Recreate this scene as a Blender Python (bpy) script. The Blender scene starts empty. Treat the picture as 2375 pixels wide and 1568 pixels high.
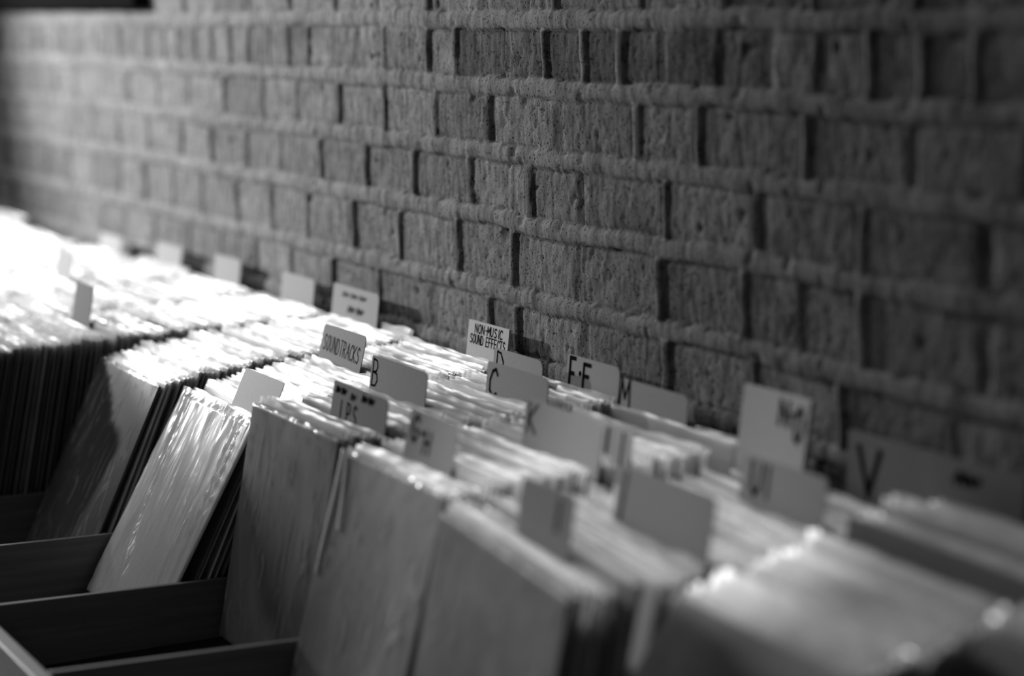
import bpy, bmesh, math, random
import numpy as np
from mathutils import Matrix, Vector, Euler

SC = bpy.context.scene
COL = SC.collection
CAM_H = 1.60            # eye height above the shop floor; every z below is given from the eye and lifted by this
rnd = random.Random(7)

# ------------------------------------------------------------------ camera, light, exposure
cam_data = bpy.data.cameras.new('camera')
cam = bpy.data.objects.new('camera', cam_data)
COL.objects.link(cam)
right = Vector((0.4239, 0.9056, -0.0149)); up = Vector((-0.1183, 0.0716, 0.9904))
back = right.cross(up).normalized(); up = back.cross(right).normalized(); right.normalize()
cam.matrix_world = Matrix(((right.x, up.x, back.x, 0), (right.y, up.y, back.y, 0), (right.z, up.z, back.z, CAM_H), (0, 0, 0, 1)))
cam_data.sensor_width = 36.0
cam_data.lens = 85.0
cam_data.clip_start = 0.05
cam_data.clip_end = 60
cam_data.dof.use_dof = True
cam_data.dof.focus_distance = 3.36
cam_data.dof.aperture_fstop = 1.8
SC.camera = cam

SC.view_settings.view_transform = 'Standard'
SC.view_settings.look = 'None'
SC.view_settings.gamma = 1.0
SC.view_settings.use_curve_mapping = False
SC.view_settings.exposure = 0.0
SC.cycles.transparent_max_bounces = 40

world = bpy.data.worlds.new('shop_gloom')
SC.world = world
world.use_nodes = True
world.node_tree.nodes['Background'].inputs[0].default_value = (0.5, 0.5, 0.5, 1)
world.node_tree.nodes['Background'].inputs[1].default_value = 0.010


def spot(name, loc, aim, power, angle, blend, size):
    d = bpy.data.lights.new(name, 'SPOT')
    d.energy = power; d.spot_size = math.radians(angle); d.spot_blend = blend; d.shadow_soft_size = size
    o = bpy.data.objects.new(name, d); COL.objects.link(o)
    o.location = Vector(loc) + Vector((0, 0, CAM_H))
    o.rotation_euler = (Vector(aim) - Vector(loc)).to_track_quat('-Z', 'Y').to_euler()
    return o


def area(name, loc, aim, power, sx, sy):
    d = bpy.data.lights.new(name, 'AREA')
    d.energy = power; d.shape = 'RECTANGLE'; d.size = sx; d.size_y = sy
    o = bpy.data.objects.new(name, d); COL.objects.link(o)
    o.location = Vector(loc) + Vector((0, 0, CAM_H))
    o.rotation_euler = (Vector(aim) - Vector(loc)).to_track_quat('-Z', 'Y').to_euler()
    return o


area('shop_window_light', (-17.0, -0.30, 1.75), (-3.2, 1.25, -0.45), 1900, 2.4, 1.9)          # daylight from the shop front, far down the counter
spot('track_spotlight', (-6.3, -0.70, 0.55), (-4.9, 1.45, 0.16), 640, 64, 0.8, 0.06)            # ceiling track lamp on the far part of the wall
area('ceiling_strip_light', (-5.0, 0.85, 1.2), (-4.8, 1.0, -0.5), 19, 4.0, 0.12)                 # strip over the counter
spot('bin_downlight', (-2.28, 1.04, 1.15), (-2.22, 1.06, -0.5), 150, 29, 0.9, 0.03)                  # ceiling downlight over the near bins
area('customer_side_fill', (-2.5, -1.5, 1.1), (-2.8, 1.0, -0.5), 3, 2.0, 1.0)  # added fill from the customer side, lifts the cover and card faces

# ------------------------------------------------------------------ helpers


def link_mesh(name, verts, faces, mat, parent=None, smooth=False):
    me = bpy.data.meshes.new(name)
    me.from_pydata([tuple(v) for v in verts], [], faces)
    me.update()
    if smooth:
        me.polygons.foreach_set('use_smooth', [True] * len(me.polygons))
    if mat: me.materials.append(mat)
    o = bpy.data.objects.new(name, me); COL.objects.link(o)
    if parent: o.parent = parent
    return o


def link_data(name, me, parent=None):
    o = bpy.data.objects.new(name, me); COL.objects.link(o)
    if parent: o.parent = parent
    return o


def tag(o, label=None, cat=None, group=None, kind=None):
    if label: o['label'] = label
    if cat: o['category'] = cat
    if group: o['group'] = group
    if kind: o['kind'] = kind
    return o


def empty(name, loc, rot=(0, 0, 0)):
    o = bpy.data.objects.new(name, None); COL.objects.link(o)
    o.empty_display_size = 0.05
    o.location = (loc[0], loc[1], loc[2] + CAM_H); o.rotation_euler = rot
    return o


def bevel_box(name, x0, x1, y0, y1, z0, z1, mat, parent=None, b=0.0015, top_slope=0.0):
    bm = bmesh.new()
    z0 += CAM_H; z1 += CAM_H
    P = [(x0, y0, z0), (x1, y0, z0), (x1, y1, z0 + top_slope), (x0, y1, z0 + top_slope), (x0, y0, z1), (x1, y0, z1), (x1, y1, z1 + top_slope), (x0, y1, z1 + top_slope)]
    vs = [bm.verts.new(p) for p in P]
    for f in ((0, 3, 2, 1), (4, 5, 6, 7), (0, 1, 5, 4), (1, 2, 6, 5), (2, 3, 7, 6), (3, 0, 4, 7)):
        bm.faces.new([vs[i] for i in f])
    if b > 0:
        bmesh.ops.bevel(bm, geom=list(bm.edges), offset=b, segments=2, affect='EDGES', profile=0.6)
    bm.normal_update()
    me = bpy.data.meshes.new(name); bm.to_mesh(me); bm.free()
    if mat: me.materials.append(mat)
    return link_data(name, me, parent)


def new_mat(name):
    m = bpy.data.materials.new(name); m.use_nodes = True
    nt = m.node_tree
    return m, nt, nt.nodes['Principled BSDF']


def N(nt, kind, **kw):
    n = nt.nodes.new(kind)
    for k, v in kw.items():
        if hasattr(n, k): setattr(n, k, v)
        else: n.inputs[k].default_value = v
    return n


def grey(v): return (v, v, v, 1)


def ramp(nt, src, stops):
    r = nt.nodes.new('ShaderNodeValToRGB')
    el = r.color_ramp.elements
    while len(el) < len(stops): el.new(0.5)
    for e, (p, v) in zip(el, stops): e.position = p; e.color = grey(v)
    nt.links.new(src, r.inputs[0])
    return r.outputs[0]


def bump(nt, src, bsdf, strength, dist):
    b = nt.nodes.new('ShaderNodeBump'); b.inputs['Strength'].default_value = strength; b.inputs['Distance'].default_value = dist
    nt.links.new(src, b.inputs['Height']); nt.links.new(b.outputs[0], bsdf.inputs['Normal'])


# ------------------------------------------------------------------ materials
# painted / weathered brick and mortar; 'tone' is each brick's own shade
M_BRICK, nt, bs = new_mat('old_brick')
at = N(nt, 'ShaderNodeAttribute', attribute_name='tone')
tc = N(nt, 'ShaderNodeTexCoord')
n1 = N(nt, 'ShaderNodeTexNoise'); n1.inputs['Scale'].default_value = 55; n1.inputs['Detail'].default_value = 6
n2 = N(nt, 'ShaderNodeTexNoise'); n2.inputs['Scale'].default_value = 420; n2.inputs['Detail'].default_value = 3
mp = N(nt, 'ShaderNodeMapping'); mp.inputs['Scale'].default_value = (1.6, 1, 0.45)
nt.links.new(tc.outputs['Object'], mp.inputs[0])
nt.links.new(mp.outputs[0], n1.inputs['Vector']); nt.links.new(tc.outputs['Object'], n2.inputs['Vector'])
c1 = ramp(nt, n1.outputs['Fac'], [(0.30, 0.09), (0.5, 0.185), (0.70, 0.26)])
mm = N(nt, 'ShaderNodeMix', data_type='RGBA', blend_type='MULTIPLY'); mm.inputs['Factor'].default_value = 1.0
pv = N(nt, 'ShaderNodeTexNoise'); pv.inputs['Scale'].default_value = 230; pv.inputs['Detail'].default_value = 2
nt.links.new(tc.outputs['Object'], pv.inputs['Vector'])
pc = ramp(nt, pv.outputs['Fac'], [(0.32, 0.25), (0.42, 1.0)])
m0 = N(nt, 'ShaderNodeMix', data_type='RGBA', blend_type='MULTIPLY'); m0.inputs['Factor'].default_value = 1.0
nt.links.new(c1, m0.inputs[6]); nt.links.new(pc, m0.inputs[7])
nt.links.new(m0.outputs[2], mm.inputs[6]); nt.links.new(at.outputs['Color'], mm.inputs[7])
nt.links.new(mm.outputs[2], bs.inputs['Base Color'])
bs.inputs['Roughness'].default_value = 0.9
vo = N(nt, 'ShaderNodeTexNoise'); vo.inputs['Scale'].default_value = 230; vo.inputs['Detail'].default_value = 2
nt.links.new(tc.outputs['Object'], vo.inputs['Vector'])
pit = ramp(nt, vo.outputs['Fac'], [(0.30, 0.0), (0.38, 1.0)])
bs.inputs['Specular IOR Level'].default_value = 0.0
ad = N(nt, 'ShaderNodeMath', operation='ADD'); nt.links.new(pit, ad.inputs[0]); nt.links.new(n2.outputs['Fac'], ad.inputs[1])
bump(nt, ad.outputs[0], bs, 0.5, 0.0016)


def plain(name, v, rough=0.6, noise=0.12, scale=60, spec=0.3, bumpy=0.0):
    m, nt, bs = new_mat(name)
    tc = N(nt, 'ShaderNodeTexCoord'); n = N(nt, 'ShaderNodeTexNoise'); n.inputs['Scale'].default_value = scale; n.inputs['Detail'].default_value = 4
    nt.links.new(tc.outputs['Object'], n.inputs['Vector'])
    c = ramp(nt, n.outputs['Fac'], [(0.3, v * (1 - noise)), (0.7, v * (1 + noise))])
    nt.links.new(c, bs.inputs['Base Color'])
    bs.inputs['Roughness'].default_value = rough; bs.inputs['Specular IOR Level'].default_value = spec
    if bumpy: bump(nt, n.outputs['Fac'], bs, bumpy, 0.002)
    return m


def wood(name, v):
    m, nt, bs = new_mat(name)
    tc = N(nt, 'ShaderNodeTexCoord'); mp = N(nt, 'ShaderNodeMapping'); mp.inputs['Scale'].default_value = (30, 3, 60)
    n = N(nt, 'ShaderNodeTexNoise'); n.inputs['Scale'].default_value = 2.0; n.inputs['Detail'].default_value = 5
    nt.links.new(tc.outputs['Object'], mp.inputs[0]); nt.links.new(mp.outputs[0], n.inputs['Vector'])
    c = ramp(nt, n.outputs['Fac'], [(0.3, v * 0.8), (0.7, v * 1.2)])
    nt.links.new(c, bs.inputs['Base Color']); bs.inputs['Roughness'].default_value = 0.5
    bump(nt, n.outputs['Fac'], bs, 0.1, 0.001)
    return m


# (pitting: small dark holes in the brick faces)
M_WOOD = wood('dark_bin_wood', 0.19)
M_RAIL = wood('rail_wood', 0.22)
M_BINFLOOR = plain('dark_bin_floor', 0.02, 0.8)
M_FLOOR = plain('shop_floor', 0.10, 0.6, 0.2, 8)
M_TRIM = plain('dark_wall_batten', 0.008, 1.0, spec=0.0)
M_CARD_WHITE = plain('white_card', 0.92, 0.9, 0.04, 250, 0.02)
M_CARD_FAR = plain('light_grey_card', 0.32, 0.9, 0.05, 250, 0.02)
M_INK = plain('marker_ink', 0.012, 0.9, 0.1, spec=0.0)
M_CARD = plain('grey_card', 0.35, 0.9, 0.05, 250, 0.02)
M_CARD_PALE = plain('pale_card', 0.50, 0.9, 0.05, 250, 0.02)
M_CARD_DARK = plain('dark_card', 0.22, 0.9, 0.05, 250, 0.02)
M_DISC = plain('vinyl_black', 0.01, 0.25)


def jacket_mat(name, lo, hi, rough=0.45):
    m, nt, bs = new_mat(name)
    oi = N(nt, 'ShaderNodeObjectInfo'); ge = N(nt, 'ShaderNodeNewGeometry')
    a = N(nt, 'ShaderNodeMath', operation='ADD'); nt.links.new(oi.outputs['Random'], a.inputs[0]); nt.links.new(ge.outputs['Random Per Island'], a.inputs[1])
    f = N(nt, 'ShaderNodeMath', operation='FRACT'); nt.links.new(a.outputs[0], f.inputs[0])
    c = ramp(nt, f.outputs[0], [(0.0, lo), (0.35, lo + (hi - lo) * 0.3), (0.65, lo + (hi - lo) * 0.8), (1.0, hi)])
    tc = N(nt, 'ShaderNodeTexCoord'); n = N(nt, 'ShaderNodeTexNoise'); n.inputs['Scale'].default_value = 22; n.inputs['Detail'].default_value = 3
    nt.links.new(tc.outputs['Object'], n.inputs['Vector'])
    c2 = ramp(nt, n.outputs['Fac'], [(0.35, 0.75), (0.65, 1.0)])
    mm = N(nt, 'ShaderNodeMix', data_type='RGBA', blend_type='MULTIPLY'); mm.inputs['Factor'].default_value = 1.0
    nt.links.new(c, mm.inputs[6]); nt.links.new(c2, mm.inputs[7]); nt.links.new(mm.outputs[2], bs.inputs['Base Color'])
    bs.inputs['Roughness'].default_value = rough
    return m


M_JACKET = jacket_mat('record_jacket_card', 0.08, 0.92, 0.35)
M_JACKET_FAR = jacket_mat('far_record_jacket_card', 0.04, 0.55, 0.5)  # darker copy of the jacket card; its colour offsets the overlit far end


def cover_mat(name, lo, hi, seed, scale=9.0, arch=True):
    """printed cover: soft generic blotches, and a faint arch of paler print"""
    m, nt, bs = new_mat(name)
    tc = N(nt, 'ShaderNodeTexCoord'); mp = N(nt, 'ShaderNodeMapping'); mp.inputs['Location'].default_value = (seed, seed * 0.7, seed * 1.3)
    n = N(nt, 'ShaderNodeTexNoise'); n.inputs['Scale'].default_value = scale; n.inputs['Detail'].default_value = 5; n.inputs['Distortion'].default_value = 0.6
    nt.links.new(tc.outputs['Object'], mp.inputs[0]); nt.links.new(mp.outputs[0], n.inputs['Vector'])
    c = ramp(nt, n.outputs['Fac'], [(0.30, lo), (0.5, (lo + hi) * 0.5), (0.72, hi)])
    last = c
    if arch:
        sp = N(nt, 'ShaderNodeVectorMath', operation='SUBTRACT'); sp.inputs[1].default_value = (0.035, 0, 0.185)
        wn = N(nt, 'ShaderNodeMix', data_type='VECTOR'); wn.inputs['Factor'].default_value = 0.06
        nt.links.new(tc.outputs['Object'], wn.inputs[4]); nt.links.new(n.outputs['Color'], wn.inputs[5])
        nt.links.new(wn.outputs[1], sp.inputs[0])
        sc = N(nt, 'ShaderNodeVectorMath', operation='MULTIPLY'); sc.inputs[1].default_value = (1.35, 0, 0.8); nt.links.new(sp.outputs[0], sc.inputs[0])
        ln = N(nt, 'ShaderNodeVectorMath', operation='LENGTH'); nt.links.new(sc.outputs[0], ln.inputs[0])
        rr = ramp(nt, ln.outputs['Value'], [(0.0, 0.75), (0.075, 0.8), (0.098, 1.3), (0.125, 1.0)])
        mm = N(nt, 'ShaderNodeMix', data_type='RGBA', blend_type='MULTIPLY'); mm.inputs['Factor'].default_value = 1.0
        nt.links.new(last, mm.inputs[6]); nt.links.new(rr, mm.inputs[7]); last = mm.outputs[2]
    nt.links.new(last, bs.inputs['Base Color']); bs.inputs['Roughness'].default_value = 0.5
    return m


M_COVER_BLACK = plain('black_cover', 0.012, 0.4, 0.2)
M_COVER_WHITE = plain('white_cover', 0.9, 0.5, 0.06, 6)
M_COVER_GREY = cover_mat('grey_cover', 0.06, 0.22, 1.0)
M_COVER_OVAL = cover_mat('grey_oval_cover', 0.07, 0.20, 4.0)
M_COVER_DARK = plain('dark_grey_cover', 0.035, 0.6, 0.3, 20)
M_COVER_MID = cover_mat('mid_cover', 0.10, 0.26, 8.0, 12, False)


def plastic_mat(name, cover, edge, rough, crink, haze, stretch, scuff):
    """clear poly sleeve: mostly see-through film, with haze and gloss"""
    m, nt, bs = new_mat(name)
    out = nt.nodes['Material Output']
    bs.inputs['Base Color'].default_value = grey(haze); bs.inputs['Roughness'].default_value = rough; bs.inputs['Specular IOR Level'].default_value = 0.8
    tr = N(nt, 'ShaderNodeBsdfTransparent')
    lw = N(nt, 'ShaderNodeLayerWeight'); lw.inputs['Blend'].default_value = 0.35
    tc = N(nt, 'ShaderNodeTexCoord'); mp = N(nt, 'ShaderNodeMapping'); mp.inputs['Scale'].default_value = stretch
    n = N(nt, 'ShaderNodeTexNoise'); n.inputs['Scale'].default_value = 40; n.inputs['Detail'].default_value = 4; n.inputs['Distortion'].default_value = 1.0
    nt.links.new(tc.outputs['Object'], mp.inputs[0]); nt.links.new(mp.outputs[0], n.inputs['Vector'])
    bump(nt, n.outputs['Fac'], bs, crink, 0.004)
    mr = N(nt, 'ShaderNodeMapRange'); mr.inputs['To Min'].default_value = cover; mr.inputs['To Max'].default_value = edge
    nt.links.new(lw.outputs['Facing'], mr.inputs['Value'])
    cov = mr.outputs[0]
    if scuff:
        m2 = N(nt, 'ShaderNodeMapping'); m2.inputs['Scale'].default_value = (1.8, 1.0, 0.7); m2.inputs['Rotation'].default_value = (0, 0.35, 0)
        s2 = N(nt, 'ShaderNodeTexNoise'); s2.inputs['Scale'].default_value = 16; s2.inputs['Detail'].default_value = 6; s2.inputs['Distortion'].default_value = 2.2
        nt.links.new(tc.outputs['Object'], m2.inputs[0]); nt.links.new(m2.outputs[0], s2.inputs['Vector'])
        sc2 = ramp(nt, s2.outputs['Fac'], [(0.52, 0.0), (0.60, scuff * 0.3), (0.74, scuff)])
        a2 = N(nt, 'ShaderNodeMath', operation='ADD', use_clamp=True); nt.links.new(cov, a2.inputs[0]); nt.links.new(sc2, a2.inputs[1]); cov = a2.outputs[0]
    mx = N(nt, 'ShaderNodeMixShader')
    nt.links.new(cov, mx.inputs[0]); nt.links.new(tr.outputs[0], mx.inputs[1]); nt.links.new(bs.outputs[0], mx.inputs[2])
    nt.links.new(mx.outputs[0], out.inputs['Surface'])
    return m


M_PLASTIC = plastic_mat('poly_sleeve', 0.22, 0.48, 0.32, 0.18, 0.9, (0.15, 1.0, 1.0), 0.0)
M_PLASTIC_FACE = plastic_mat('poly_sleeve_face', 0.05, 0.35, 0.16, 0.25, 0.42, (1.0, 1.0, 0.6), 0.75)
M_PLASTIC_FAR = plastic_mat('far_poly_sleeve', 0.18, 0.40, 0.38, 0.2, 0.6, (0.15, 1.0, 1.0), 0.0)  # duller copy of the sleeve film, toned down against the strong far light
M_PLASTIC_CLEAR = plastic_mat('clear_poly_sleeve', 0.02, 0.12, 0.2, 0.2, 0.2, (1.0, 1.0, 0.6), 0.06)
M_PLASTIC_CRUMPLED = plastic_mat('crumpled_poly_sleeve', 0.42, 0.70, 0.21, 0.8, 0.95, (0.55, 1.0, 0.12), 0.2)

M_FOLD = plain('white_poly_fold', 0.8, 0.3, 0.1, 80)

# ------------------------------------------------------------------ numpy noise for relief


class VNoise:
    def __init__(s, seed, n=257):
        s.t = np.random.RandomState(seed).rand(n, n); s.n = n

    def __call__(s, x, y):
        xi = np.floor(x).astype(int); yi = np.floor(y).astype(int)
        fx = x - xi; fy = y - yi
        fx = fx * fx * (3 - 2 * fx); fy = fy * fy * (3 - 2 * fy)
        n = s.n
        a = s.t[xi % n, yi % n]; b = s.t[(xi + 1) % n, yi % n]; c = s.t[xi % n, (yi + 1) % n]; d = s.t[(xi + 1) % n, (yi + 1) % n]
        return (a * (1 - fx) + b * fx) * (1 - fy) + (c * (1 - fx) + d * fx) * fy


# ------------------------------------------------------------------ setting: brick wall, floor, batten
WALL_Y = 1.452


def build_wall():
    xs = np.concatenate([np.arange(-12, -6.43, 0.016), np.arange(-6.42, -1.40, 0.0034), np.arange(-1.39, 1.5, 0.012)])
    zs = np.concatenate([np.linspace(-CAM_H, -0.70, 6), np.arange(-0.66, 0.12, 0.0031), np.arange(0.124, 1.2, 0.009)])
    X, Z = np.meshgrid(xs, zs)
    v1, v2, v3, v4, v5 = (VNoise(i) for i in range(5))
    zw = Z + 0.006 * (v1(X * 4 + 50, Z * 3 + 9) - 0.5) + 0.0035 * (v2(X * 17 + 80, Z * 9) - 0.5)
    bands = [-0.024, -0.118, -0.214, -0.3095, -0.4145]
    ups = [-0.024 + 0.094 * i for i in range(1, 15)]
    downs = [-0.4145 - 0.0955 * i for i in range(1, 14)]
    B = np.array(sorted(bands + ups + downs))
    joints = {
        -0.024: [-3.603, -3.4, -3.19, -2.964, -2.722, -2.51],
        -0.118: [-3.697, -3.58, -3.405, -3.301, -3.223, -3.119, -2.995, -2.881, -2.774, -2.666, -2.516, -2.408, -2.293, -2.199],
        -0.214: [-3.788, -3.585, -3.378, -3.173, -2.956, -2.728, -2.569, -2.324, -2.117],
        -0.3095: [-4.075, -3.878, -3.674, -3.468, -3.254, -3.053, -2.892, -2.652, -2.422, -2.21],
        -0.4145: [-4.143, -3.951, -3.733, -3.527, -3.306, -3.107, -2.901, -2.670, -2.462, -2.332, -2.209],
        -0.51: [-4.037, -3.833, -3.625, -3.403, -3.193, -3.096, -2.884, -2.654],
    }
    ci = np.searchsorted(B, zw)                       # index of the band above
    ci = np.clip(ci, 1, len(B) - 1)
    dz = np.minimum(np.abs(zw - B[ci - 1]), np.abs(zw - B[ci]))
    H = np.zeros_like(X); T = np.ones_like(X)
    mh = 0.0135 + 0.004 * (v3(X * 11, B[ci] * 40) - 0.5) + 0.003 * (v4(X * 30, Z * 15) - 0.5)
    djn = np.full_like(X, 9.0); jw = np.full_like(X, 0.01); jh = np.zeros_like(X); brick_t = np.ones_like(X); boff = np.zeros_like(X)
    R = random.Random(3)
    for c in range(1, len(B)):
        lower = B[c - 1]                              # the course lies between B[c-1] and B[c]
        key = min(joints, key=lambda k: abs(k - lower))
        header = abs(B[c - 1] + 0.118) < 0.01 or (c % 6 == 0 and abs(key - lower) > 0.05)
        pitch = 0.107 if header else 0.207
        J = list(joints[key]) if abs(key - lower) < 0.03 else [-3.0 + R.uniform(-.1, .1)]
        while J[0] > -12: J.insert(0, J[0] - pitch * R.uniform(0.9, 1.1))
        while J[-1] < 1.6: J.append(J[-1] + pitch * R.uniform(0.9, 1.1))
        J = np.array(J)
        W = np.array([R.uniform(0.0075, 0.0125) for _ in J]); Hh = np.array([R.choice((0.006, 0.005, 0.004, 0.005, -0.003, -0.005)) for _ in J])
        T_ = np.array([R.uniform(0.8, 1.15) * (1.0 if not header else 0.95 if not (i_ > 0 and -3.35 < J[i_ - 1] < -2.5) else 0.62) for i_ in range(len(J) + 1)]); O_ = np.array([R.uniform(-0.0025, 0.0025) for _ in range(len(J) + 1)])
        m = ci == c
        xj = X[m] + 0.006 * (v5(X[m] * 9, Z[m] * 45) - 0.5)
        k = np.clip(np.searchsorted(J, xj), 1, len(J) - 1)
        dl = xj - J[k - 1]; dr = J[k] - xj
        near = np.where(dl < dr, k - 1, k)
        djn[m] = np.minimum(dl, dr); jw[m] = W[near]; jh[m] = Hh[near]; brick_t[m] = T_[k]; boff[m] = O_[k]
    rough = 0.0016 * (v1(X * 30, Z * 40) - 0.5) + 0.0010 * (v2(X * 110, Z * 120) - 0.5) + 0.0008 * (v3(X * 260, Z * 250) - 0.5)
    pits = np.clip(v4(X * 150 + 7, Z * 130) - 0.88, 0, 1) * 0.035
    chips = np.clip(v5(X * 30 + 3, Z * 36) - 0.92, 0, 1) * 0.08
    brick = boff + rough - pits - chips
    # worn arrises: brick edges fall away next to the joints
    edge = np.minimum(djn - jw, dz - mh)
    brick = brick - 0.004 * np.exp(-np.clip(edge, 0, 1) / 0.0025)
    ub = np.clip(dz / mh, 0, 1.2)
    smear = 0.0016 * (v2(X * 12, Z * 4) - 0.5) + 0.0007 * (v3(X * 45, Z * 5) - 0.5)
    band = 0.0050 * np.sqrt(np.clip(1 - ub ** 2, 0, 1)) + smear
    seam = 0.003 * np.exp(-((v4(X * 5 + 31, B[ci] * 91) - 0.5) / 0.012) ** 2)
    band -= seam
    uj = np.clip(djn / jw, 0, 1.2)
    joint = jh * np.sqrt(np.clip(1 - uj ** 2, 0, 1)) + 0.0015 * (v1(X * 70, Z * 30) - 0.5)
    H = np.where(dz < mh, band, np.where(djn < jw, joint, brick))
    T = np.where(dz < mh, 1.05, np.where(djn < jw, 0.85, brick_t))
    T *= 0.9 + 0.2 * v5(X * 3, Z * 5)
    fine = Z > -0.67
    H = np.where(fine, H, 0.0)
    verts = np.stack([X, WALL_Y - H, Z + CAM_H], -1).reshape(-1, 3)
    nz, nx = X.shape
    idx = np.arange(nz * nx).reshape(nz, nx)
    quads = np.stack([idx[:-1, :-1], idx[:-1, 1:], idx[1:, 1:], idx[1:, :-1]], -1).reshape(-1, 4)
    me = bpy.data.meshes.new('wall_back')
    me.vertices.add(len(verts)); me.vertices.foreach_set('co', verts.ravel().astype(np.float32))
    me.loops.add(quads.size); me.loops.foreach_set('vertex_index', quads.ravel().astype(np.int32))
    me.polygons.add(len(quads)); me.polygons.foreach_set('loop_start', np.arange(0, quads.size, 4, dtype=np.int32))
    me.polygons.foreach_set('loop_total', np.full(len(quads), 4, np.int32))
    me.update(calc_edges=True)
    me.polygons.foreach_set('use_smooth', np.ones(len(quads), bool))
    a = me.attributes.new('tone', 'FLOAT', 'POINT'); a.data.foreach_set('value', T.ravel().astype(np.float32))
    me.materials.append(M_BRICK)
    o = link_data('wall_back', me)
    tag(o, 'old brick wall with thick rounded mortar joints behind the record bins', 'wall', kind='structure')


build_wall()
fl = link_mesh('floor', [(-12, -4, 0), (2, -4, 0), (2, WALL_Y, 0), (-12, WALL_Y, 0)], [(0, 1, 2, 3)], M_FLOOR)
tag(fl, 'dark shop floor under the record counter', 'floor', kind='structure')
tr = bevel_box('trim_1', -11, -4.86, WALL_Y - 0.035, WALL_Y + 0.01, 0.0, 0.07, M_TRIM, b=0.004)
tag(tr, 'dark batten along the far top of the brick wall', 'trim', kind='structure')

# ------------------------------------------------------------------ the record counter: one fixture with its rail, dividers and sloping floors
PITCH = 0.345
EDGE0 = -2.687                                   # divider between bins 0 (far side) and 1 (near side)


def bx(i): return EDGE0 + PITCH * i               # far edge of bin i is bx(i-1)...: bin 0 spans bx(-1)..bx(0)


BINS = list(range(-10, 5))                        # bin k spans bx(k-1)..bx(k); 0 = D, 1 = E, 2 = F, 3 = G, 4 = H, -1 = C, -2 = B, -3 = A
DIV_TOP = -0.757
drop = {2: 0.036, 3: 0.0, 4: 0.0}


def floor_z(k, y): return -0.836 - drop.get(k, 0) + 0.017 * (y - 0.90) / 0.5


ctr = empty('record_bin_counter', ((bx(BINS[0] - 1) + bx(BINS[-1])) / 2, 1.0, -CAM_H))
tag(ctr, 'long dark wooden record counter divided into open bins beside the brick wall', 'record counter')
cofs = Vector(ctr.location)


def part(o):
    o.parent = ctr; o.location = -cofs
    return o


xa, xb = bx(BINS[0] - 1) - 0.012, bx(BINS[-1]) + 0.012
part(bevel_box('front_rail', xa, xb, 0.632, 0.654, -0.97, DIV_TOP, M_RAIL, b=0.003))
part(bevel_box('front_panel', xa, xb, 0.700, 0.716, -CAM_H, -0.972, M_WOOD, b=0.002))
part(bevel_box('end_panel', xa - 0.012, xa, 0.632, 1.443, -CAM_H, DIV_TOP, M_WOOD))
part(bevel_box('end_panel', xb, xb + 0.012, 0.632, 1.443, -CAM_H, DIV_TOP, M_WOOD))
part(bevel_box('back_board', xa, xb, 1.428, 1.443, -CAM_H, -0.80, M_WOOD))
for k in BINS:
    y0, y1 = 0.655, 1.427
    part(bevel_box('bin_floor', bx(k - 1) + 0.006, bx(k) - 0.006, y0, y1, floor_z(k, y0) - 0.014, floor_z(k, y0) - 0.002, M_BINFLOOR, b=0, top_slope=floor_z(k, y1) - floor_z(k, y0)))
for k in BINS[:-1]:
    part(bevel_box('divider', bx(k) - 0.005, bx(k) + 0.005, 0.655, 1.427, -0.96, DIV_TOP, M_WOOD, b=0.0015))

# ------------------------------------------------------------------ records
JW, JH = 0.315, 0.315


def jacket_mesh(seed, nx=9, thick=None):
    R = random.Random(seed)
    t = thick or R.uniform(0.0022, 0.0032)
    w = JW - R.uniform(0, 0.003); h = JH - R.uniform(0, 0.004)
    bow = R.uniform(-0.0007, 0.0007)
    zs = [0, 0.004, 0.16, h - 0.02, h - 0.003, h]
    V = []; F = []
    for side in (-1, 1):
        for j, z in enumerate(zs):
            for i in range(nx):
                u = i / (nx - 1); x = (u - 0.5) * w
                zz = z
                if j == len(zs) - 1 and i in (0, nx - 1): zz = z - 0.0018
                y = side * t / 2 * (0.8 if j in (0, len(zs) - 1) else 1) + bow * math.sin(math.pi * u) * (z / h)
                V.append((x, y, zz))
    nz = len(zs); S = nx * nz
    q = lambda s, j, i: s * S + j * nx + i
    for j in range(nz - 1):
        for i in range(nx - 1):
            F.append((q(0, j, i), q(0, j, i + 1), q(0, j + 1, i + 1), q(0, j + 1, i)))
            F.append((q(1, j, i), q(1, j + 1, i), q(1, j + 1, i + 1), q(1, j, i + 1)))
    for i in range(nx - 1):
        F.append((q(0, nz - 1, i), q(0, nz - 1, i + 1), q(1, nz - 1, i + 1), q(1, nz - 1, i)))
        F.append((q(0, 0, i), q(1, 0, i), q(1, 0, i + 1), q(0, 0, i + 1)))
    for j in range(nz - 1):
        F.append((q(0, j, 0), q(0, j + 1, 0), q(1, j + 1, 0), q(1, j, 0)))
        F.append((q(0, j, nx - 1), q(1, j, nx - 1), q(1, j + 1, nx - 1), q(0, j + 1, nx - 1)))
    return V, F, t, h


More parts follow.
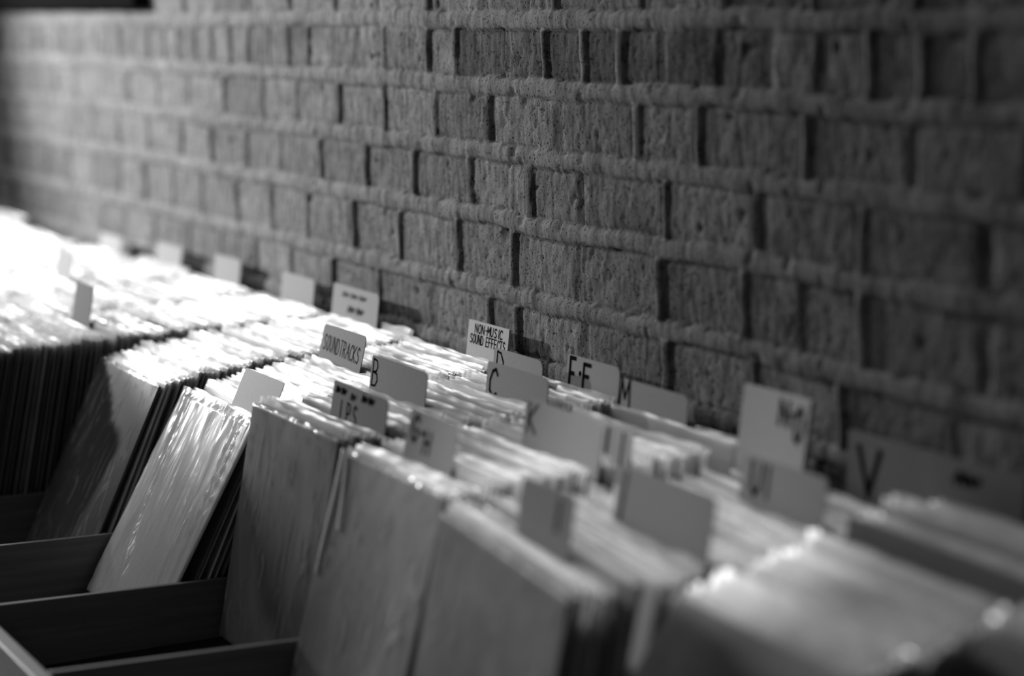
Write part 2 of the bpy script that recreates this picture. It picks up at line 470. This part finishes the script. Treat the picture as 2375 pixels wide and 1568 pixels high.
def sleeve_mesh(seed, t, h, nx=25, face=False, lip=None, amp=0.0006, pleat=0.0):
    """thin poly bag: two wavy sheets open at the top, closed down both sides and along the bottom"""
    R = random.Random(seed)
    ph = [R.uniform(0, 6.28) for _ in range(8)]
    lip = lip if lip is not None else R.choice((0.002, 0.003, 0.003, 0.004, 0.007))
    vn = VNoise(seed + 50, 129)
    if face:
        zs = list(np.linspace(0.0005, h, 72)) + [h + lip * 0.35, h + lip * 0.7, h + lip]
    else:
        zs = [0.0005, 0.16, h - 0.03, h - 0.012, h - 0.002, h + lip * 0.35, h + lip * 0.7, h + lip]
    w = JW + 0.006
    V = []; F = []
    nz = len(zs)
    for side in (-1, 1):
        for j, z in enumerate(zs):
            for i in range(nx):
                u = i / (nx - 1); x = (u - 0.5) * w
                k = max(0.0, (z - h) / max(lip, 1e-4))
                wav = math.sin(u * 5 + ph[0]) + 0.6 * math.sin(u * 11 + ph[1]) + 0.25 * math.sin(u * 27 + ph[2])
                gap = t / 2 + 0.0003
                edge = 1.0 if 0 < i < nx - 1 else 0.25
                y = side * gap * edge
                if k > 0:
                    y = side * gap * edge * (1 - 0.55 * k) + amp * k * wav + side * 0.0006 * math.sin(u * 34 + ph[3] + side) * k
                    zz = z + 0.0022 * k * (math.sin(u * 7 + ph[4]) + 0.6 * math.sin(u * 25 + ph[5])) * (1 if lip > 0.006 else 0.4)
                else:
                    zz = z
                    c = min(1.0, (1 - abs(2 * u - 1)) * 10)
                    y += side * 0.0003 * (1 + wav * 0.35) * c
                    if face and side < 0:
                        p = 0.0
                        if pleat:
                            g = vn(np.array([u * 14 + 2.0 * z / h]), np.array([z / h * 1.6]))[0] - 0.35
                            g2 = vn(np.array([u * 40 + z / h * 3.0 + 31]), np.array([z / h * 6 + 9]))[0] - 0.4
                            rid = max(0.0, 1 - abs(g) * 7)
                            p = pleat * (0.9 * rid + 0.7 * max(0, g) + 0.6 * max(0, g2))
                        y -= p * c
                V.append((x, y, zz))
    S = nx * nz
    q = lambda s, j, i: s * S + j * nx + i
    for j in range(nz - 1):
        for i in range(nx - 1):
            F.append((q(0, j, i), q(0, j, i + 1), q(0, j + 1, i + 1), q(0, j + 1, i)))
            F.append((q(1, j, i), q(1, j + 1, i), q(1, j + 1, i + 1), q(1, j, i + 1)))
        F.append((q(0, j, 0), q(0, j + 1, 0), q(1, j + 1, 0), q(1, j, 0)))
        F.append((q(0, j, nx - 1), q(1, j, nx - 1), q(1, j + 1, nx - 1), q(0, j + 1, nx - 1)))
    for i in range(nx - 1):
        F.append((q(0, 0, i), q(1, 0, i), q(1, 0, i + 1), q(0, 0, i + 1)))
    return V, F


def to_me(name, V, F, mat, smooth=False):
    me = bpy.data.meshes.new(name); me.from_pydata(V, [], F); me.update()
    if smooth: me.polygons.foreach_set('use_smooth', [True] * len(me.polygons))
    me.materials.append(mat)
    return me


# a dozen record kinds, each built once: a card jacket in a clear outer sleeve
KINDS = []
for s in range(14):
    V, F, t, h = jacket_mesh(100 + s)
    jm = to_me('jacket', V, F, M_JACKET)
    V2, F2 = sleeve_mesh(300 + s, t, h)
    KINDS.append((jm, to_me('outer_sleeve', V2, F2, M_PLASTIC, True)))

protos = []


def make_record(kind):
    r = bpy.data.objects.new('record', None); COL.objects.link(r); r.empty_display_size = 0.03
    a = link_data('jacket', KINDS[kind][0], r); b = link_data('outer_sleeve', KINDS[kind][1], r)
    return r


def copy_record(root):
    c = root.copy(); COL.objects.link(c)
    for ch in root.children:
        d = ch.copy(); COL.objects.link(d); d.parent = c
    return c


def front_record(cover, seed, plastic, amp, pleat, lip, bag=True):
    r = bpy.data.objects.new('record', None); COL.objects.link(r); r.empty_display_size = 0.03
    V, F, t, h = jacket_mesh(seed, 13, 0.004)
    link_data('jacket', to_me('jacket', V, F, cover), r)
    V, F = sleeve_mesh(seed, t, h, 90, True, lip, amp, pleat)
    if bag: link_data('outer_sleeve', to_me('outer_sleeve', V, F, plastic, True), r)
    return r


def seat(o, k, ytop, lean, rz=0.0, roll=0.0, dx=0.0, lift=0.0):
    """stand a record in bin k with its top edge at depth ytop, tipped back by lean"""
    yb = ytop - JH * math.sin(lean)
    xc = (bx(k - 1) + bx(k)) / 2 + dx
    o.location = (xc, yb + lift * math.sin(lean), floor_z(k, yb) + 0.002 + 0.0022 * abs(math.sin(lean)) + lift * math.cos(lean) + abs(math.sin(roll)) * JW / 2 + CAM_H)
    o.rotation_euler = (Matrix.Rotation(rz, 3, 'Z') @ Matrix.Rotation(-lean, 3, 'X') @ Matrix.Rotation(roll, 3, 'Y')).to_euler()


# bin -> front top depth, back top depth, front lean, back lean (degrees), spacing
SETUP = {
    -10: (0.80, 1.40, 14, 7, .0085), -9: (0.82, 1.41, 14, 7, .0085), -8: (0.80, 1.36, 14, 9, .0085), -7: (0.84, 1.35, 14, 9, .0085), -6: (0.80, 1.37, 14, 8, .0085),
    -5: (0.82, 1.395, 14, 8, .008), -4: (0.80, 1.41, 13, 7, .008), -3: (0.80, 1.41, 13, 7, .008),
    -2: (1.010, 1.41, 25, 7, .0077), -1: (1.034, 1.405, 29, 7, .0079), 0: (1.026, 1.405, 10.5, 6, .0079),
    1: (1.018, 1.405, 15, 6, .0080), 2: (0.992, 1.405, 10, 6, .0087), 3: (1.090, 1.40, 33, 8, .0088), 4: (1.195, 1.40, 18, 8, .0095),
}
GAPS = {1: [(1.098, 1.112), (1.345, 1.384)], 2: [(1.074, 1.092), (1.200, 1.228)], 3: [(1.116, 1.130), (1.152, 1.166), (1.195, 1.212), (1.245, 1.285), (1.34, 1.355)], 4: [(1.23, 1.245), (1.30, 1.315)], 0: [(1.205, 1.222)]}



def lean_at(k, y):
    f0, b0, l0, l1, sp = SETUP[k]
    u = min(1, max(0, (y - f0) / (b0 - f0)))
    d = l0 + (l1 - l0) * u ** 0.7
    if k == 2: d = 10 if y < 1.08 else 12 - (y - 1.092) * 15
    if k == 3: d = 33 - (y - 1.09) * 70 if y < 1.26 else 10 - (y - 1.285) * 20
    return math.radians(d)


# ---------------------------------------------------------------- hand-lettered divider cards
STROKES = {
    'A': [[(0, 0), (.5, 1), (1, 0)], [(.2, .4), (.8, .4)]],
    'B': [[(0, 0), (0, 1), (.6, .95), (.8, .75), (.6, .55), (0, .5)], [(.1, .52), (.75, .45), (.9, .22), (.6, .02), (0, 0)]],
    'C': [[(.9, .8), (.65, 1), (.3, .9), (.05, .55), (.1, .2), (.45, 0), (.9, .12)]],
    'D': [[(0, 0), (0, 1), (.5, .92), (.85, .6), (.85, .3), (.6, .05), (0, 0)]],
    'd': [[(0, 0), (0, 1), (.45, .95), (.85, .6), (.9, .0)]],
    'E': [[(.8, 1), (0, 1), (0, 0), (.85, 0)], [(0, .5), (.65, .5)]],
    'F': [[(.85, 1), (0, 1), (0, 0)], [(0, .52), (.65, .52)]],
    'G': [[(.9, .8), (.6, 1), (.2, .85), (.02, .45), (.2, .1), (.6, 0), (.9, .2), (.9, .45), (.55, .45)]],
    'H': [[(0, 0), (0, 1)], [(.85, 0), (.85, 1)], [(0, .5), (.85, .5)]],
    'I': [[(.4, 0), (.4, 1)]],
    'K': [[(0, 0), (0, 1)], [(.85, 1), (.05, .45), (.9, 0)]],
    'L': [[(0, 1), (0, 0), (.7, 0)]],
    'M': [[(0, 0), (.1, 1), (.5, .35), (.9, 1), (1, 0)]],
    'N': [[(0, 0), (0, 1), (.85, 0), (.85, 1)]],
    'O': [[(.45, 1), (.1, .8), (.0, .45), (.2, .08), (.5, 0), (.8, .2), (.9, .6), (.7, .92), (.45, 1)]],
    'P': [[(0, 0), (0, 1), (.6, .95), (.8, .75), (.6, .5), (0, .45)]],
    'R': [[(0, 0), (0, 1), (.6, .95), (.8, .75), (.6, .55), (0, .5)], [(.35, .5), (.85, 0)]],
    'S': [[(.85, .85), (.5, 1), (.15, .85), (.2, .6), (.7, .42), (.85, .2), (.5, 0), (.05, .12)]],
    'T': [[(0, 1), (.9, 1)], [(.45, 1), (.45, 0)]],
    'U': [[(0, 1), (.05, .2), (.4, 0), (.75, .2), (.85, 1)]],
    'V': [[(0, 1), (.45, 0), (.9, 1)]],
    '-': [[(.15, .5), (.6, .5)]],
    '.': [[(.3, .45), (.4, .5), (.5, .45)]],
    '~': [[(0, .2), (.2, .8), (.4, .2), (.55, .75), (.75, .3), (1, .7)]],
}


def lettering(text, x, z, h, wd, pen, y, slope=0.0, adv=1.25):
    """ink strokes lying on the card face; x,z is the lower left of the first letter"""
    V = []; F = []
    cx = x
    for n_, ch in enumerate(text):
        if ch == ' ':
            cx += wd * adv * 0.8; continue
        for st in STROKES[ch]:
            pts = [(cx + a * wd, z + b * h + slope * (cx + a * wd - x)) for a, b in st]
            for (x0, z0), (x1, z1) in zip(pts[:-1], pts[1:]):
                dx, dz = x1 - x0, z1 - z0; L = math.hypot(dx, dz) or 1e-6
                ux, uz = dx / L, dz / L; px, pz = -uz * pen / 2, ux * pen / 2
                x0 -= ux * pen * .35; z0 -= uz * pen * .35; x1 += ux * pen * .35; z1 += uz * pen * .35
                b = len(V)
                for yy in (y, y + 0.0001):
                    V += [(x0 + px, yy, z0 + pz), (x0 - px, yy, z0 - pz), (x1 - px, yy, z1 - pz), (x1 + px, yy, z1 + pz)]
                F += [(b, b + 1, b + 2, b + 3), (b + 7, b + 6, b + 5, b + 4), (b, b + 4, b + 5, b + 1), (b + 1, b + 5, b + 6, b + 2), (b + 2, b + 6, b + 7, b + 3), (b + 3, b + 7, b + 4, b)]
        cx += wd * adv * (0.6 if ch in '-.I' else 1)
    return V, F


def rounded(pts, r):
    """round each corner of a polygon by its own radius"""
    out = []
    n = len(pts)
    for i, (p, rad) in enumerate(zip(pts, r)):
        a, b, c = Vector(pts[i - 1]), Vector(p), Vector(pts[(i + 1) % n])
        if rad <= 0: out.append(tuple(b)); continue
        d1 = (a - b).normalized(); d2 = (c - b).normalized()
        p1 = b + d1 * rad; p2 = b + d2 * rad
        for s in range(5):
            t = s / 4
            out.append(tuple(p1 * (1 - t) ** 2 + b * 2 * t * (1 - t) + p2 * t * t))
    return out


def card(name, k, xl, xr, ytab, ztab, mat, texts, label, thick=0.0012, rz=0.0, lean=None, rr=0.012, rl=0.004, body=True, shoulder=None, loc_override=None):
    """divider card: a body hidden among the records and a tab that stands up above them"""
    f0, b0, l0, l1, sp = SETUP[k]
    if lean is None:
        lean = lean_at(k, ytab - 0.01)
    ytop = ytab; ca, sa = math.cos(lean), math.sin(lean)
    # distance from the tab's top edge down to the bin floor, along the card
    Lc = (ztab - floor_z(k, ytab - 0.3 * sa) - 0.003) / ca
    if loc_override: Lc = loc_override
    xc = (bx(k - 1) + bx(k)) / 2 if body else (xl + xr) / 2
    hw = 0.165 if body else (xr - xl) / 2
    tl, trr = xl - xc, xr - xc
    sh = min(Lc - 0.018, JH - 0.012) if shoulder is None else shoulder
    if body:
        pts = [(-hw, 0), (hw, 0), (hw, sh), (min(trr, hw), sh), (min(trr, hw), Lc), (max(tl, -hw), Lc), (max(tl, -hw), sh), (-hw, sh)]
        rad = [0.002, 0.002, 0.004, 0.0, rr, rl, 0.0, 0.004]
        if hw - trr < 0.004: pts[2:5] = [(hw, Lc)]; rad[2:5] = [rr]
        if tl + hw < 0.004:
            pts = pts[:-3] + [(-hw, Lc)]; rad = rad[:-3] + [rl]
    else:
        pts = [(-hw, 0), (hw, 0), (hw, Lc), (-hw, Lc)]; rad = [0.002, 0.002, rr, rl]
    P = rounded(pts, rad)
    n = len(P)
    V = [(a, -thick / 2, b) for a, b in P] + [(a, thick / 2, b) for a, b in P]
    F = [tuple(range(n)), tuple(range(2 * n - 1, n - 1, -1))] + [(i, i + n, (i + 1) % n + n, (i + 1) % n) for i in range(n)]
    r = empty('divider_card', (xc, ytop - Lc * sa, ztab - Lc * ca), (Matrix.Rotation(rz, 3, 'Z') @ Matrix.Rotation(-lean, 3, 'X')).to_euler())
    tag(r, label, 'divider card', 'divider cards standing among the records')
    bo = link_mesh('card', V, F, mat, r)
    if texts:
        VV = []; FF = []
        for (tx, fx, fz, h, wd, pen, slope, *ad) in texts:
            v, f = lettering(tx, tl + fx, Lc - fz - h, h, wd, pen, -thick / 2 - 0.00035, slope, *(ad or [1.25]))
            b = len(VV); VV += v; FF += [tuple(i + b for i in q) for q in f]
        link_mesh('lettering', VV, FF, M_INK, r)
    # where it sits in the row of records, at the height of their tops
    yref = ytab - (ztab - (floor_z(k, ytab) + JH * ca)) * math.tan(lean)
    CARDS.setdefault(k, []).append((yref, name, lean))
    return r


CARDS = {}
# front to back in each bin (0 = the bin whose card reads B, 1 the next one nearer the camera ...)
card('blank white', -1, -3.205, -3.045, 1.080, -0.503, M_CARD_WHITE, None, 'small blank white card tilted low among records behind the crumpled white sleeve', rr=0.006)
card('SOUNDTRACKS', -1, -3.359, -3.190, 1.257, -0.470, M_CARD,
     [('SOUNDTRACKS', 0.012, 0.014, 0.023, 0.0105, 0.0016, -0.035, 1.28)], 'grey divider card hand-lettered SOUNDTRACKS', rl=0.008)
card('NON-MUSIC', -1, -3.186, -3.048, 1.417, -0.455, M_CARD_PALE,
     [('NON-MUSIC', 0.024, 0.004, 0.013, 0.0096, 0.0018, 0.0, 1.22), ('SOUND EFFECTS', 0.010, 0.0195, 0.013, 0.0080, 0.0018, 0.0, 1.18)],
     'pale card hand-lettered NON-MUSIC SOUND EFFECTS standing against the brick wall', thick=0.0035, rr=0.002, rl=0.002)
card('LPS', 0, -2.893, -2.708, 1.094, -0.479, M_CARD,
     [('LPS', 0.034, 0.022, 0.026, 0.014, 0.0026, -0.02, 1.5), ('~~', 0.010, 0.004, 0.012, 0.016, 0.0030, 0.0), ('~', 0.062, 0.006, 0.014, 0.018, 0.0022, 0.0), ('~~', 0.100, 0.004, 0.012, 0.018, 0.0036, 0.0)],
     'grey divider card hand-lettered LPS under a smudged line of writing')
card('B', 0, -3.005, -2.815, 1.192, -0.468, M_CARD, [('B', 0.007, 0.004, 0.036, 0.020, 0.0026, 0.0)], 'grey divider card marked B near its left edge', rr=0.012)
card('C', 0, -2.888, -2.704, 1.310, -0.470, M_CARD, [('C', 0.010, 0.008, 0.036, 0.026, 0.0042, 0.0)], 'grey divider card marked C just below the D card')
card('D', 0, -2.999, -2.845, 1.370, -0.470, M_CARD, [('d', 0.012, 0.004, 0.032, 0.024, 0.0028, 0.0)], 'grey divider card marked D in front of the NON-MUSIC card', rr=0.016)
card('E-F', 0, -2.856, -2.706, 1.412, -0.464, M_CARD, [('E', 0.010, 0.004, 0.040, 0.018, 0.0056, 0.0), ('.', 0.036, 0.004, 0.034, 0.010, 0.0056, 0.0), ('F', 0.050, 0.008, 0.032, 0.022, 0.0056, 0.0)], 'grey divider card marked E-F in thick marker, standing against the brick wall', rr=0.012)
card('G-H', 1, -2.592, -2.452, 1.076, -0.470, M_CARD, [('G', 0.012, 0.006, 0.030, 0.020, 0.0045, 0.0), ('-', 0.038, 0.012, 0.024, 0.018, 0.0045, 0.0), ('H', 0.054, 0.020, 0.026, 0.018, 0.0040, 0.0)], 'grey divider card marked G-H, right of the LPS card')
card('K', 1, -2.548, -2.352, 1.206, -0.463, M_CARD, [('K', 0.010, 0.004, 0.034, 0.024, 0.0034, 0.0)], 'grey divider card marked K in front of the M card')
card('L', 1, -2.502, -2.352, 1.242, -0.476, M_CARD, [('L', 0.095, 0.006, 0.034, 0.018, 0.0060, 0.0), ('I', 0.125, 0.006, 0.034, 0.016, 0.0050, 0.0)], 'grey divider card with smudged marks, partly hidden between the K and M cards')
card('M', 1, -2.672, -2.497, 1.395, -0.470, M_CARD, [('M', 0.002, 0.000, 0.038, 0.026, 0.0040, 0.0)], 'tall grey divider card marked M, standing left of the N-O card', rr=0.012, shoulder=0.25)
card('rear left', 2, -2.222, -2.100, 1.046, -0.485, M_CARD_DARK, [('I', 0.085, 0.010, 0.03, 0.012, 0.006, 0.0)], 'short grey divider card just behind the blurred front record in the near bin')
card('P', 2, -2.222, -2.020, 1.160, -0.483, M_CARD_DARK, [('I', 0.010, 0.006, 0.05, 0.014, 0.0050, 0.0)], 'wide blurred grey divider card filling the middle of the near bin', rr=0.010)
card('R', 2, -2.222, -2.055, 1.310, -0.485, M_CARD_DARK, [('U', 0.020, 0.006, 0.034, 0.024, 0.0060, 0.0), ('I', 0.048, 0.006, 0.034, 0.016, 0.0050, 0.0)], 'blurred grey divider card with dark letters below the N-O card')
card('N-O', 2, -2.337, -2.195, 1.378, -0.430, M_CARD, [('N', 0.084, 0.008, 0.026, 0.020, 0.0058, 0.0), ('-', 0.108, 0.008, 0.026, 0.014, 0.0058, 0.0), ('O', 0.116, 0.012, 0.036, 0.018, 0.0062, 0.0)], 'thick grey divider card marked N-O with a bright top edge', thick=0.0042, rr=0.003, rl=0.002)
v = card('V', 3, -2.210, -1.893, 1.4345, -0.468, M_CARD_DARK, [('V', 0.022, 0.016, 0.050, 0.045, 0.0085, 0.0), ('~', 0.200, 0.012, 0.014, 0.040, 0.008, 0.0)], 'large grey card marked V leaning against the brick wall at the right', lean=math.radians(2.0), body=False, loc_override=0.289)
CARDS[3].pop()
card('far a', -2, -3.712, -3.515, 1.408, -0.453, M_CARD_FAR, [('~~~', 0.04, 0.008, 0.012, 0.03, 0.003, 0.0), ('~~', 0.07, 0.028, 0.016, 0.03, 0.004, 0.0)], 'pale card with faint writing, first blurred card left of the SOUNDTRACKS card', rr=0.012)
card('far b', -3, -3.985, -3.824, 1.415, -0.460, M_CARD_FAR, None, 'blank pale divider card by the wall, second blurred card left of the SOUNDTRACKS card', rr=0.012)
card('far c', -4, -4.360, -4.212, 1.415, -0.462, M_CARD_FAR, None, 'blank pale divider card by the wall, third blurred card left of the SOUNDTRACKS card', rr=0.008)
card('far d', -5, -4.724, -4.560, 1.412, -0.468, M_CARD_FAR, None, 'blank pale divider card by the wall, fourth blurred card left of the SOUNDTRACKS card', rr=0.008)
card('far e', -6, -5.09, -4.93, 1.395, -0.478, M_CARD, None, 'grey divider card by the wall, leftmost blurred card of the far wall row', rr=0.008)
card('far mid', -3, -3.995, -3.885, 1.050, -0.455, M_CARD_DARK, None, 'dark grey blurred divider card standing alone among the bright records at the far left', rr=0.004)
card('far low', -5, -4.66, -4.54, 1.19, -0.465, M_CARD, None, 'faint grey blurred divider card among the far left records, behind the dark grey one', rr=0.004)

# ---------------------------------------------------------------- fill the bins
ORD1 = 'first second third fourth fifth sixth seventh eighth ninth tenth eleventh twelfth thirteenth fourteenth fifteenth sixteenth seventeenth eighteenth nineteenth'.split()


def ordinal(n):
    if n < 20: return ORD1[n - 1]
    t, u = divmod(n, 10)
    tens = {2: 'twent', 3: 'thirt', 4: 'fort', 5: 'fift', 6: 'sixt', 7: 'sevent', 8: 'eight'}[t]
    return tens + 'ieth' if u == 0 else tens + 'y-' + ORD1[u - 1]


FRONT = {
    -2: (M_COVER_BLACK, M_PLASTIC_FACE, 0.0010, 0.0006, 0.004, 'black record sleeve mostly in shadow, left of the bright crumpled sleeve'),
    -1: (M_COVER_WHITE, M_PLASTIC_CRUMPLED, 0.0025, 0.0050, 0.012, 'pale record in brightly lit crumpled clear plastic, leaning far back'),
    0: (M_COVER_GREY, M_PLASTIC_FACE, 0.0008, 0.0006, 0.003, 'grey record cover with pale arch print, right of the bright crumpled sleeve'),
    1: (M_COVER_OVAL, M_PLASTIC_FACE, 0.0010, 0.0014, 0.004, 'grey record cover with white plastic fold at its upper left corner'),
    2: (M_COVER_MID, M_PLASTIC_FACE, 0.0006, 0.0004, 0.002, 'blurred dark grey record cover, nearest one facing out at the bottom middle'),
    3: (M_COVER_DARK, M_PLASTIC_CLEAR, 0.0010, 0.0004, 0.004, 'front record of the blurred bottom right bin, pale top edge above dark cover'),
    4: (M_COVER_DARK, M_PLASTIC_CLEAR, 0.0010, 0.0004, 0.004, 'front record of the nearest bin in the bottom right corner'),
}
GROUP = {-3: 'records behind the lone dark grey card', -2: 'records behind the black front sleeve', -1: 'records in the SOUNDTRACKS bin', 0: 'records in the bin of the LPS and B to F cards', 1: 'records in the bin of the G-H, K and M cards',
         2: 'records in the bin of the N-O card', 3: 'records in the blurred bin at the bottom right', 4: 'records in the nearest bin at the right edge'}
ANCHOR = {-2: 'the black shadowed front sleeve', -1: 'the crumpled bright front sleeve', 0: 'the grey arch-print front cover', 1: 'the grey front cover before the G-H card',
          2: 'the blurred dark front cover at bottom middle', 3: 'the front record of the bottom right bin', 4: 'the front record of the right corner bin'}
CARDSAY = {'blank white': 'the blank white card', 'rear left': 'the short card in the near bin', 'P': 'the wide card in the near bin', 'R': 'the card below the N-O card', 'L': 'the smudged card behind K', 'far mid': 'the lone dark grey card at the far left'}
for nm in ('SOUNDTRACKS', 'NON-MUSIC', 'LPS', 'B', 'C', 'D', 'E-F', 'G-H', 'K', 'M', 'N-O'): CARDSAY[nm] = 'the %s card' % nm

INDIVIDUAL_MAX = 300
count = 0
kinds_made = {}
tall_done = False
mass = []                                                     # far records: (bin, ytop, lean, kind, lift, rz)
ROLL = {2: math.radians(4.6), 3: math.radians(1.5), 4: 0.0}
ORDER = [1, 0, -1, 2, 3, 4, -2, -3, -4, -5, -6, -7, -8, -9, -10]
for k in ORDER:
    f0, b0, l0, l1, sp = SETUP[k]
    cards = sorted(CARDS.get(k, []))
    y = f0
    anchor, nth, first = ANCHOR.get(k), 0, True
    while y <= b0:
        hit = [c for c in cards if abs(c[0] - y) < 0.0070 / math.cos(c[2])]
        for (ga, gb) in GAPS.get(k, []):
            if ga < y < gb: y = gb
        if hit:
            y = hit[0][0] + 0.0075 / math.cos(hit[0][2])
            continue
        passed = [c for c in cards if c[0] < y]
        if passed and CARDSAY.get(passed[-1][1]) and anchor != CARDSAY[passed[-1][1]]:
            anchor, nth = CARDSAY[passed[-1][1]], 0
        u = (y - f0) / (b0 - f0)
        lean = lean_at(k, y)
        rz = rnd.gauss(0, 0.0009); lift = abs(rnd.gauss(0, 0.007 if k == 3 else 0.0045 if k > 1 else 0.0028)); dx = rnd.uniform(-0.006, 0.006)
        if k == 2: dx -= 0.012
        roll = ROLL.get(k, 0.0) * (1 - 0.6 * u)
        if first and k in FRONT:
            cov, pl, amp, pleat, lip, lab = FRONT[k]
            r = front_record(cov, 900 + k, pl, amp, pleat, lip)
            seat(r, k, y, lean, 0.0, roll, -0.012 if k == 2 else 0.0)
            if k == 1:
                for (xa_, za_, xb_, zb_, w0, w1) in ((-0.1480, 0.318, -0.1460, 0.165, 0.014, 0.009), (-0.1380, 0.318, -0.1080, 0.225, 0.008, 0.012)):
                    V = []; F = []
                    for q in range(9):
                        t_ = q / 8; xm = xa_ + (xb_ - xa_) * t_ + 0.002 * math.sin(t_ * 5); zm = za_ + (zb_ - za_) * t_; w_ = (w0 + (w1 - w0) * t_) / 2
                        for (o_, yy) in ((-w_, -0.0024), (-w_ * 0.4, -0.0042), (w_ * 0.4, -0.0042), (w_, -0.0024)): V.append((xm + o_, yy, zm))
                        if q: F += [(4 * q - 4 + c, 4 * q - 3 + c, 4 * q + 1 + c, 4 * q + c) for c in range(3)]
                    link_mesh('plastic_fold', V, F, M_FOLD, r, True)['label'] = 'white fold in the plastic'
            tag(r, lab, 'record', GROUP[k]); count += 1
            y += 0.018 if pleat > 0.003 else 0.013 if k >= 3 else 0.0095
        elif k == 3 and y > 1.26 and not tall_done:
            tall_done = True
            r = front_record(M_COVER_DARK, 950, M_PLASTIC_CLEAR, 0.0006, 0.0004, 0.004)
            seat(r, k, y, lean, 0.0, roll, 0.0, lift)
            tag(r, 'dark record cover facing out below the V card in the blurred bin', 'record', GROUP[k]); count += 1
            anchor, nth = 'the dark cover below the V card', 0
            y += 0.0120
        elif count < INDIVIDUAL_MAX and (k in FRONT or (k == -3 and anchor)):
            kind = rnd.randrange(len(KINDS))
            if kind in kinds_made: r = copy_record(kinds_made[kind])
            else: r = kinds_made[kind] = make_record(kind)
            seat(r, k, y, lean, rz, roll, dx, lift)
            nth += 1; count += 1
            tag(r, '%s plastic-sleeved record behind %s' % (ordinal(nth), anchor), 'record', GROUP[k])
            y += max(sp * rnd.uniform(0.80, 1.20), (0.0066 if k == 3 else 0.0056) / math.cos(lean))
        else:
            mass.append((k, y, lean, rnd.randrange(len(KINDS)), lift, rz, dx, roll))
            y += max(sp * rnd.uniform(0.80, 1.20), (0.0066 if k == 3 else 0.0056) / math.cos(lean))
        first = False

# the far records, past the three hundred that show largest: one mass
tmp = bpy.data.objects.new('x', None)
VJ, FJ, VP, FP = [], [], [], []


def add_to(V, F, me, M):
    b = len(V)
    for v in me.vertices: V.append(tuple(M @ v.co))
    for p in me.polygons: F.append(tuple(i + b for i in p.vertices))


for (k, y, lean, kind, lift, rz, dx, roll) in mass:
    seat(tmp, k, y, lean, rz, roll, dx, lift)
    M = Matrix.Translation(tmp.location) @ tmp.rotation_euler.to_matrix().to_4x4()
    add_to(VJ, FJ, KINDS[kind][0], M); add_to(VP, FP, KINDS[kind][1], M)
bpy.data.objects.remove(tmp)
mo = empty('record_mass', (-4.6, 1.1, -0.83))
tag(mo, 'mass of bright blurred records filling the far bins at the left', 'records', kind='stuff')
oj = link_mesh('jacket', VJ, FJ, M_JACKET_FAR, mo); op = link_mesh('outer_sleeve', VP, FP, M_PLASTIC_FAR, mo, True)
for o in (oj, op):
    o.location = -Vector(mo.location); o['kind'] = 'stuff'
print('records', count, 'mass', len(mass))
